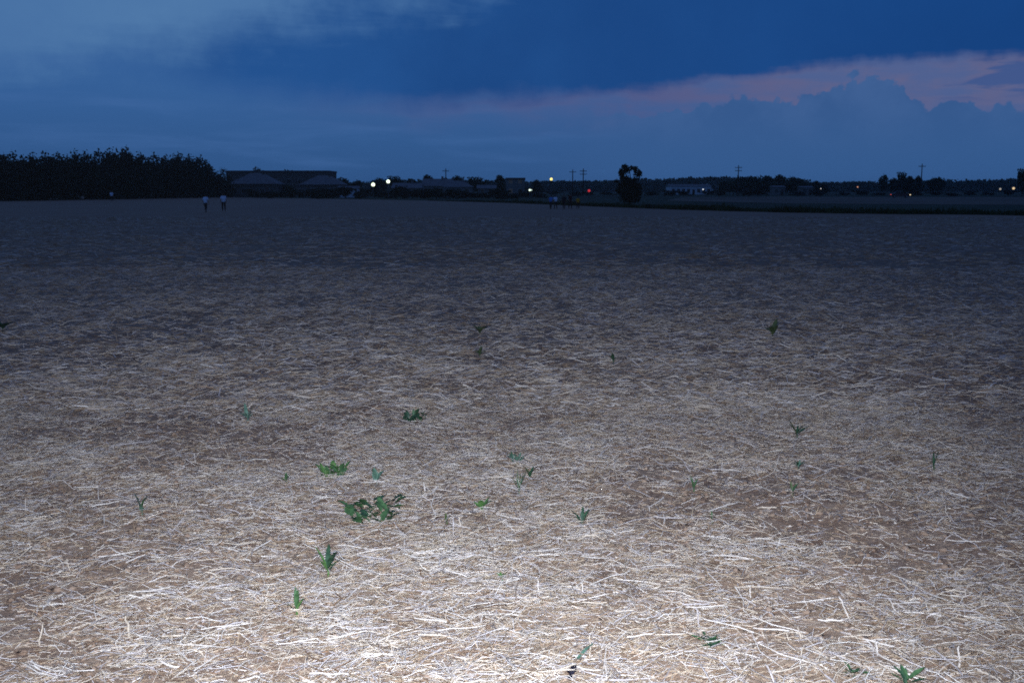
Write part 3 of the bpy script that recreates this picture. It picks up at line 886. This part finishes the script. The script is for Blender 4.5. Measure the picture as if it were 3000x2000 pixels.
# ------------------------------------------------------------------ car on the far road
mat_paint = principled('car_paint', lin(70, 22, 24), .35, .08, 2, .5)
mat_tyre = principled('tyre_rubber', lin(24, 24, 25), .9, .1, 8, .2)
mat_rim = principled('wheel_rim', lin(130, 130, 134), .4, .1, 8, .5, metal=.6)
def car(loc, rz, label):
    e = empty('car', loc, rz)
    prof = [(-2.1, .35), (-2.15, .75), (-1.95, .95), (-1.55, 1.02), (-1.05, 1.40), (.35, 1.44), (1.05, 1.02), (1.95, .86), (2.15, .62), (2.15, .35)]
    def ext(pr, y0, y1):
        n = len(pr); mb = MB()
        v = [(x, y0, z) for x, z in pr] + [(x, y1, z) for x, z in pr]
        return mb.add(v, [tuple(range(n)), tuple(range(2 * n - 1, n - 1, -1))] + [(i, (i + n), (i + 1) % n + n, (i + 1) % n) for i in range(n)])
    ext(prof, -.84, .84).build('body', mat_paint, e)
    gl_ = [(-1.42, 1.04), (-1.0, 1.34), (-.42, 1.38), (-.42, 1.04)]
    gl2 = [(-.34, 1.04), (-.34, 1.38), (.30, 1.38), (.90, 1.04)]
    for g in (gl_, gl2):
        for y0, y1 in ((-.852, -.843), (.843, .852)): ext(g, y0, y1).build('window', mat_glass, e)
    for x in (-1.35, 1.35):
        for y in (-.80, .80):
            w = MB(); s_ = 1 if y > 0 else -1
            w.tube([(x, y - .1, .33), (x, y + .1, .33)], .33, 14)
            wo = w.build('wheel', mat_tyre, e)
            MB().tube([(x, y + s_ * .101, .33), (x, y + s_ * .113, .33)], .2, 12).build('rim', mat_rim, wo)
    for y in (-.6, .6):
        MB().lathe([(.05, -.03), (.18, -.02), (.22, .06), (.14, .14), (.05, .16)], 10, (2.1, y, .66)).build('headlight', glow('headlight_glow', (1.0, .80, .50, 1), 1.6), e)
        MB().box((-2.19, y - .16, .70), (-2.08, y + .16, .86)).build('taillight', glow('taillight_glow', (1.0, .12, .05, 1), .6), e)
    tag(e, label, 'car')
cp = ground_at(2637, 580.5)
car((cp.x, cp.y, .06), R(-14), 'dark red car with lit headlight and tail light driving on the far right')
mat_asph = principled('asphalt', lin(62, 62, 64), .9, .2, .5, .1)
rd = sheet('road', [(cp.x - 300, cp.y + 83), (cp.x - 300, cp.y + 87), (cp.x + 500, cp.y - 113), (cp.x + 500, cp.y - 117)], .04, mat_asph)
tag(rd, 'narrow far road crossing the grassland at right', kind='structure')

# ------------------------------------------------------------------ people
mat_skin = principled('skin', lin(150, 112, 92), .6, .08, 8, .3)
mat_hair = principled('dark_hair', lin(34, 28, 24), .7, .2, 20, .3)
mat_white = principled('pale_shirt', lin(214, 222, 236), .9, .06, 6, .1)
mat_blue = principled('blue_shirt', lin(84, 130, 190), .9, .08, 6, .1)
mat_yel = principled('ochre_shirt', lin(196, 140, 30), .9, .1, 6, .1)
mat_dark = principled('dark_cloth', lin(36, 34, 40), .9, .15, 6, .1)
mat_maroon = principled('maroon_cloth', lin(62, 26, 34), .9, .15, 6, .1)
mat_shoe = principled('shoe', lin(28, 26, 26), .7, .1, 6, .2)

def skin_mesh(name, verts, edges, radii, mat, root=0, sub=1):
    me = bpy.data.meshes.new(name + '_frame')
    me.from_pydata(verts, edges, [])
    o = bpy.data.objects.new(name + '_frame', me); COL.objects.link(o)
    m = o.modifiers.new('skin', 'SKIN')
    for i, r_ in enumerate(radii):
        sv_ = me.skin_vertices[0].data[i]; sv_.radius = r_ if hasattr(r_, '__len__') else (r_, r_); sv_.use_root = (i == root)
    s_ = o.modifiers.new('sub', 'SUBSURF'); s_.levels = sub; s_.render_levels = sub
    dg = bpy.context.evaluated_depsgraph_get()
    res = bpy.data.meshes.new_from_object(o.evaluated_get(dg))
    bpy.data.objects.remove(o, do_unlink=True)
    bpy.data.meshes.remove(me)
    res.materials.clear(); res.materials.append(mat)
    res.polygons.foreach_set('use_smooth', [True] * len(res.polygons))
    res.name = name
    return res

def person(px, py, height, facing, shirt, trousers, label, stride=.14, lean=0.0, arm=.2, group=None):
    g = ground_at(px, py)
    e = empty('person', (g.x, g.y, 0), facing, height / 1.72)
    ly = lambda z: lean * max(0, z - .9)                      # lean forward (towards -y, the way the person faces)
    P = lambda x, y, z: (x, y - ly(z), z)
    J = {'pel': P(0, 0, .94), 'wai': P(0, 0, 1.10), 'che': P(0, 0, 1.30), 'nek': P(0, 0, 1.46), 'nk2': P(0, -.01, 1.53), 'hea': P(0, -.02, 1.60), 'top': P(0, -.01, 1.68)}
    sk, se, sr = [], [], []
    def add(p, r_, par=None):
        sk.append(p); sr.append(r_)
        if par is not None: se.append((par, len(sk) - 1))
        return len(sk) - 1
    pel = add(J['pel'], (.15, .11)); wai = add(J['wai'], (.14, .10), pel); che = add(J['che'], (.17, .11), wai)
    nek = add(J['nek'], .06, che); nk2 = add(J['nk2'], .055, nek); hea = add(J['hea'], (.085, .10), nk2); add(J['top'], (.07, .08), hea)
    legs, arms = {}, {}
    for s_ in (-1, 1):
        st = stride * s_
        hip = (.10 * s_, 0, .88); kn = (.11 * s_, -.05 - st * .5, .48); an = (.11 * s_, -st, .09); to = (.12 * s_, -st - .14, .045)
        legs[s_] = (hip, kn, an, to)
        a = add(hip, .085, pel); a = add(kn, .058, a); a = add(an, .042, a); add(to, (.045, .035), a)
        sh = P(.19 * s_, 0, 1.40); elb = P(.25 * s_, .03 + arm * s_ * .3, 1.12); wr = P(.25 * s_, -.10 + arm * s_ * .5, .89); hd = P(.25 * s_, -.13 + arm * s_ * .5, .82)
        arms[s_] = (sh, elb, wr, hd)
        a = add(sh, .06, che); a = add(elb, .042, a); a = add(wr, .03, a); h_ = add(hd, (.036, .02), a)
        for fi in range(5):
            off = (fi - 2) * .014
            p2 = (hd[0] + (.0 if fi else -.02 * s_), hd[1] - off - (.03 if fi == 0 else 0), hd[2] - (.05 if fi == 0 else .085 - abs(fi - 2.5) * .008))
            add(p2, .008, h_)
    link('body', skin_mesh('body', sk, se, sr, mat_skin), e)
    # shirt
    v = [P(0, 0, .80), J['wai'], J['che'], P(0, 0, 1.46)]; ed = [(0, 1), (1, 2), (2, 3)]; rd_ = [(.23, .16), (.215, .15), (.235, .15), (.10, .09)]
    for s_ in (-1, 1):
        sh, elb = arms[s_][:2]; k_ = len(v)
        v += [sh, tuple(sh[i] + (elb[i] - sh[i]) * .85 for i in range(3))]; ed += [(2, k_), (k_, k_ + 1)]; rd_ += [.10, .085]
    link('shirt', skin_mesh('shirt', v, ed, rd_, shirt), e)
    v = [J['wai'], (0, 0, .93)]; ed = [(0, 1)]; rd_ = [(.15, .11), (.17, .125)]
    for s_ in (-1, 1):
        hip, kn, an, to = legs[s_]; k_ = len(v)
        v += [hip, kn, (an[0], an[1], .12)]; ed += [(1, k_), (k_, k_ + 1), (k_ + 1, k_ + 2)]; rd_ += [.105, .08, .068]
        link('shoe', skin_mesh('shoe', [(an[0], an[1] + .05, .05), (an[0], an[1] - .06, .05), (to[0], to[1], .04)], [(0, 1), (1, 2)], [(.05, .05), (.055, .05), (.05, .035)], mat_shoe), e)
    link('trousers', skin_mesh('trousers', v, ed, rd_, trousers, 1), e)
    tp = J['hea']
    hair = MB()
    hv = [(max(.01, .098 * math.sin(math.pi * .62 * i / 6)), .12 * math.cos(math.pi * .62 * i / 6)) for i in range(7)][::-1]
    hair.lathe(hv, 12, (tp[0], tp[1] + .025, tp[2] + .03)).build('hair', mat_hair, e, True)
    face = MB()
    fy = tp[1] - .105
    face.add([(-.014, fy + .02, tp[2] - .02), (.014, fy + .02, tp[2] - .02), (0, fy - .025, tp[2] - .015), (0, fy + .01, tp[2] + .025)], [(0, 1, 2), (0, 2, 3), (1, 3, 2), (0, 3, 1)]).build('nose', mat_skin, e)
    for s_ in (-1, 1):
        MB().lathe([(.003, -.012), (.011, -.006), (.012, .006), (.003, .012)], 6, (.032 * s_, fy + .012, tp[2] + .02)).build('eye', mat_hair, e)
        MB().lathe([(.006, -.03), (.018, -.01), (.02, .015), (.008, .03)], 6, (.098 * s_, tp[1] + .01, tp[2])).build('ear', mat_skin, e)
    tag(e, label, 'person', group)
    return e

person(603, 622, 1.58, R(160), mat_white, mat_dark, 'left of two people in pale shirts walking on the field', .16, .10)
person(656, 619, 1.66, R(200), mat_white, mat_dark, 'right of two people in pale shirts, the brighter shirt, on the field', .12, .0, .25)
person(328, 590, 1.75, R(20), mat_white, mat_dark, 'distant person in a pale top in front of the dark tree belt', .1, 0)
person(1613, 613, 1.42, R(150), mat_blue, mat_dark, 'person in a strong blue top at the left of the central group', .14, .25)
person(1628, 612, 1.42, R(210), mat_white, mat_dark, 'person in a lighter blue top second from left in the central group', .14, .2)
person(1652, 613, 1.48, R(170), mat_dark, mat_dark, 'darkly dressed person in the middle of the central group', .15, .1)
person(1670, 611, 1.55, R(30), mat_maroon, mat_dark, 'person in dark maroon between the dark figure and the ochre shirt', .12, .12)
person(1693, 612, 1.25, R(190), mat_yel, mat_dark, 'small person in an ochre shirt at the right of the central group', .12, .1)

# ------------------------------------------------------------------ weeds growing through the straw
def leaf_mat(name, c1, c2):
    return principled(name, c1, .5, .25, 30, .35, c2, bump=.15)
mat_w1 = leaf_mat('weed_green', lin(62, 90, 54), lin(72, 100, 60))
mat_w2 = leaf_mat('weed_dark_green', lin(44, 68, 46), lin(52, 78, 52))
mat_w3 = leaf_mat('weed_bright_green', lin(78, 112, 56), lin(88, 120, 62))
mat_w4 = leaf_mat('weed_grey_green', lin(84, 112, 92), lin(94, 122, 98))
mat_w5 = leaf_mat('weed_olive', lin(70, 84, 48), lin(84, 92, 54))

def leaf_mesh(L, Wd, arch, lobed, mat, seed, tip=.12):
    r_ = random.Random(seed)
    n = 9
    v, f = [], []
    for i in range(n + 1):
        t = i / n
        wprof = math.sin(math.pi * (t ** .8) * .97 + .06) ** .8 if t < 1 else 0
        w = Wd * .5 * max(0.015, wprof)
        if lobed: w *= 1 + lobed * (.5 if i % 2 else -.45) * (1 if .1 < t < .95 else 0) + r_.uniform(-.08, .08)
        x = L * t * math.cos(arch * t * .6); z = L * t * .0 + L * (math.sin(arch * t) * .5 if arch > 0 else 0) * t * -1 * 0 + -arch * L * t * t * .45
        v += [(x, -w, z + w * .35 + r_.uniform(-1, 1) * Wd * .03), (x, 0, z), (x, w, z + w * .35 + r_.uniform(-1, 1) * Wd * .03)]
    for i in range(n):
        a = i * 3
        f += [(a, a + 1, a + 4, a + 3), (a + 1, a + 2, a + 5, a + 4)]
    return MB().add(v, f).mesh('leaf', mat, True)

def weed(px, py, w_px, h_px, leaves, mat, label, rise=(15, 55), lobed=0.0, wr=.34, mat2=None, spread=360, face=0, name='weed', stem=True, arch=(.2, .7), seed=None, category='weed', patch=0.0, ll=None):
    """px,py: centre of the plant's foot in the photo; w_px,h_px: how wide and tall it shows"""
    r_ = random.Random(seed if seed is not None else int(px * 7 + py))
    g = ground_at(px, py)
    g.z = gz1(g.x, g.y)
    sc = (g - Vector((0, 0, CAM_H))).length / F
    W_, H_ = w_px * sc, h_px * sc
    e = empty(name, g)
    if stem:
        MB().tube([(0, 0, -.02), (0.004, 0, H_ * .18), (0.0, .003, H_ * .3)], [.006, .005, .003], 6).build('stem', mat2 or mat, e)
    for i in range(leaves):
        a = R(face) + R(spread) * (i + r_.uniform(-.3, .3)) / leaves
        up = R(r_.uniform(*rise))
        L = max(.02, min(W_ * .5 / max(.25, math.cos(up)), H_ / max(.2, math.sin(up)))) * r_.uniform(.75, 1.1)
        L = max(L, H_ * .5)
        if ll: L = W_ * ll * r_.uniform(.7, 1.25)
        lo = link('leaf', leaf_mesh(L, L * wr * r_.uniform(.8, 1.25), r_.uniform(*arch), lobed, r_.choice((mat, mat, mat2 or mat)), r_.random()), e)
        pr = patch * W_ * .5 * math.sqrt(r_.random()); pa_ = r_.uniform(0, 6.28)
        lo.location = (math.cos(a) * .006 + pr * math.cos(pa_), math.sin(a) * .006 + 1.3 * pr * math.sin(pa_), .018 + H_ * .3 * r_.random())
        lo.rotation_euler = (r_.uniform(-.4, .4), -up, a)
    tag(e, label, category)
    return e

weed(1085, 1512, 185, 74, 46, mat_w1, 'widest green weed clump with broad lobed leaves left of centre', (12, 60), .5, .5, mat_w2, patch=.8, ll=.21)
weed(975, 1392, 92, 48, 38, mat_w3, 'bright green bushy weed clump behind the widest clump', (30, 82), .3, .4, mat_w1, patch=.75, ll=.30)
weed(1215, 1224, 84, 42, 34, mat_w2, 'dark green weed clump farthest back left of centre', (28, 80), .3, .42, mat_w1, patch=.75, ll=.26)
weed(960, 1678, 84, 78, 7, mat_w2, 'upright pointed weed with dark side leaves and one pale green leaf', (24, 84), .0, .17, mat_w3, arch=(.1, .5))
weed(868, 1790, 44, 78, 4, mat_w1, 'single drooping green leaf sprig below the pointed weed', (48, 88), 0, .24, mat_w3, arch=(.1, .5))
weed(415, 1506, 30, 48, 4, mat_w1, 'small upright green seedling at the left among pale straw', (55, 88), 0, .4, mat_w4)
weed(1510, 1352, 70, 50, 22, mat_w4, 'grey green feathery weed behind the middle of the straw', (30, 80), .6, .26, mat_w2, patch=.4, ll=.34)
weed(1552, 1396, 34, 34, 5, mat_w2, 'dark leaved sprig just right of the grey green feathery weed', (40, 80), 0, .3, mat_w5)
weed(1520, 1440, 56, 54, 9, mat_w5, 'tuft of olive grass blades below the grey green feathery weed', (48, 82), 0, .07, mat_w4, arch=(.1, .4))
weed(1412, 1494, 44, 36, 7, mat_w3, 'small bright green seedling right of the widest clump', (30, 75), 0, .36, mat_w3)
weed(1706, 1540, 52, 50, 8, mat_w2, 'small dark green weed with a yellow leaf beside the pale straw heap', (25, 80), .2, .2, mat_w5)
weed(2075, 1885, 98, 44, 18, mat_w2, 'low dark green rosette in the right foreground', (4, 34), .3, .42, mat_w1, patch=.5, ll=.3)
weed(2500, 1968, 72, 36, 12, mat_w1, 'flat mid green rosette at the bottom right', (8, 45), .25, .42, mat_w2, patch=.4, ll=.3)
weed(2655, 2002, 100, 66, 8, mat_w2, 'broad leaved green weed at the bottom edge on the right', (24, 66), .12, .24, mat_w1, spread=230, face=-25, arch=(.1, .5), ll=.5, patch=.2)
weed(2335, 1276, 46, 50, 5, mat_w5, 'dark sprig with one long slanting leaf right of the middle', (45, 82), 0, .22, mat_w2)
weed(2735, 1380, 22, 66, 3, mat_w2, 'tall single dark green blade at the right', (72, 89), 0, .14, mat_w5, arch=(.0, .2))
weed(725, 1236, 40, 42, 8, mat_w4, 'faint grey green sprig left of the farthest clump', (40, 82), .3, .2, mat_w4)
weed(2338, 1364, 30, 30, 6, mat_w4, 'tiny bluish green seedling below the dark sprig', (30, 80), 0, .34, mat_w2)
weed(2262, 984, 42, 40, 7, mat_w5, 'dark weed far out on the field right of centre', (35, 85), 0, .34, mat_w2)
weed(8, 970, 60, 30, 9, mat_w2, 'dark low weed patch at the left edge of the view', (15, 60), 0, .4, mat_w2)
weed(1102, 1408, 22, 36, 3, mat_w4, 'single pale green leaf right of the bright bushy clump', (70, 88), 0, .4, mat_w4)
weed(838, 1410, 24, 26, 4, mat_w1, 'tiny green seedling left of the widest clump', (45, 85), 0, .36, mat_w1)
weed(2320, 1452, 26, 32, 4, mat_w5, 'tiny olive seedling in the straw at right', (45, 85), 0, .3, mat_w1)
weed(2032, 1428, 20, 30, 3, mat_w1, 'thin green shoot right of the slanting straws', (60, 88), 0, .2, mat_w1)
weed(2086, 1526, 20, 26, 3, mat_w1, 'thin green shoot above the long curved straw at right', (60, 88), 0, .24, mat_w5)
weed(1797, 1070, 22, 36, 4, mat_w2, 'small dark sprig far back right of the middle', (50, 85), 0, .3, mat_w2)
weed(1405, 986, 50, 26, 7, mat_w5, 'olive weed far back left of the middle', (20, 65), 0, .36, mat_w5)
weed(1308, 1530, 18, 26, 3, mat_w5, 'tiny olive shoot in front of the widest clump', (55, 85), 0, .34, mat_w5)
weed(1470, 1694, 26, 22, 4, mat_w3, 'tiny yellow green seedling in the bright straw', (30, 70), 0, .36, mat_w3)
weed(1405, 868 + 180, 34, 30, 5, mat_w5, 'faint olive sprig in the dim middle distance', (30, 80), 0, .3, mat_w5)
# green cut blade lying near the bottom
a, b = ground_at(1692, 1946), ground_at(1737, 1915)
a.z = gz1(a.x, a.y) + .05; b.z = gz1(b.x, b.y) + .07
gb = MB()
d = (b - a); sd_ = Vector((-d.y, d.x, 0)).normalized() * .007
gb.add([a - a - sd_, a - a + sd_, d * .5 + sd_ * 1.1 + Vector((0, 0, .006)), d * .5 - sd_ * 1.1 + Vector((0, 0, .006)), d + sd_ * .3, d - sd_ * .3], [(0, 1, 2, 3), (3, 2, 4, 5)])
o = gb.build('cut_blade', mat_w4); o.location = a
tag(o, 'cut pale green blade lying across the straw at the bottom centre', 'leaf')
# dark crumpled scrap at the bottom centre
mat_scrap = principled('dark_scrap', lin(26, 22, 34), .7, .3, 40, .2, bump=.4)
g = ground_at(1674, 1966); g.z = gz1(g.x, g.y) + .012
rs = random.Random(5)
mb = MB()
for (cx, cy, cz, rr_) in ((0, 0, .012, .016), (.012, .02, .02, .014), (-.006, -.03, .006, .010)):
    prof = [(max(.002, rr_ * math.sin(math.pi * i / 6)), -rr_ * .8 * math.cos(math.pi * i / 6)) for i in range(7)]
    k0 = len(mb.v)
    mb.lathe(prof, 8, (cx, cy, cz))
    mb.v[k0:] = [tuple(q_ + rs.uniform(-.004, .004) for q_ in p_) for p_ in mb.v[k0:]]
o = mb.build('dark_scrap', mat_scrap); o.location = g
tag(o, 'small dark crumpled scrap on the straw at the bottom centre', 'scrap')

# ------------------------------------------------------------------ evening haze
hz = bpy.data.materials.new('evening_haze'); hz.use_nodes = True
hz.node_tree.nodes.clear()
H = NT(hz.node_tree)
pv = H.new('ShaderNodeVolumePrincipled')
pv.inputs['Color'].default_value = (.9, .93, 1, 1)
pv.inputs['Density'].default_value = 1.3e-4
pv.inputs['Anisotropy'].default_value = .7
ho = H.new('ShaderNodeOutputMaterial')
hz.node_tree.links.new(pv.outputs[0], ho.inputs['Volume'])
hb = MB().box((-9500, -9500, -1.5), (9500, 9500, 16.0)).build('haze', hz)
tag(hb, 'thin blue evening haze over the fields', 'haze', kind='stuff')
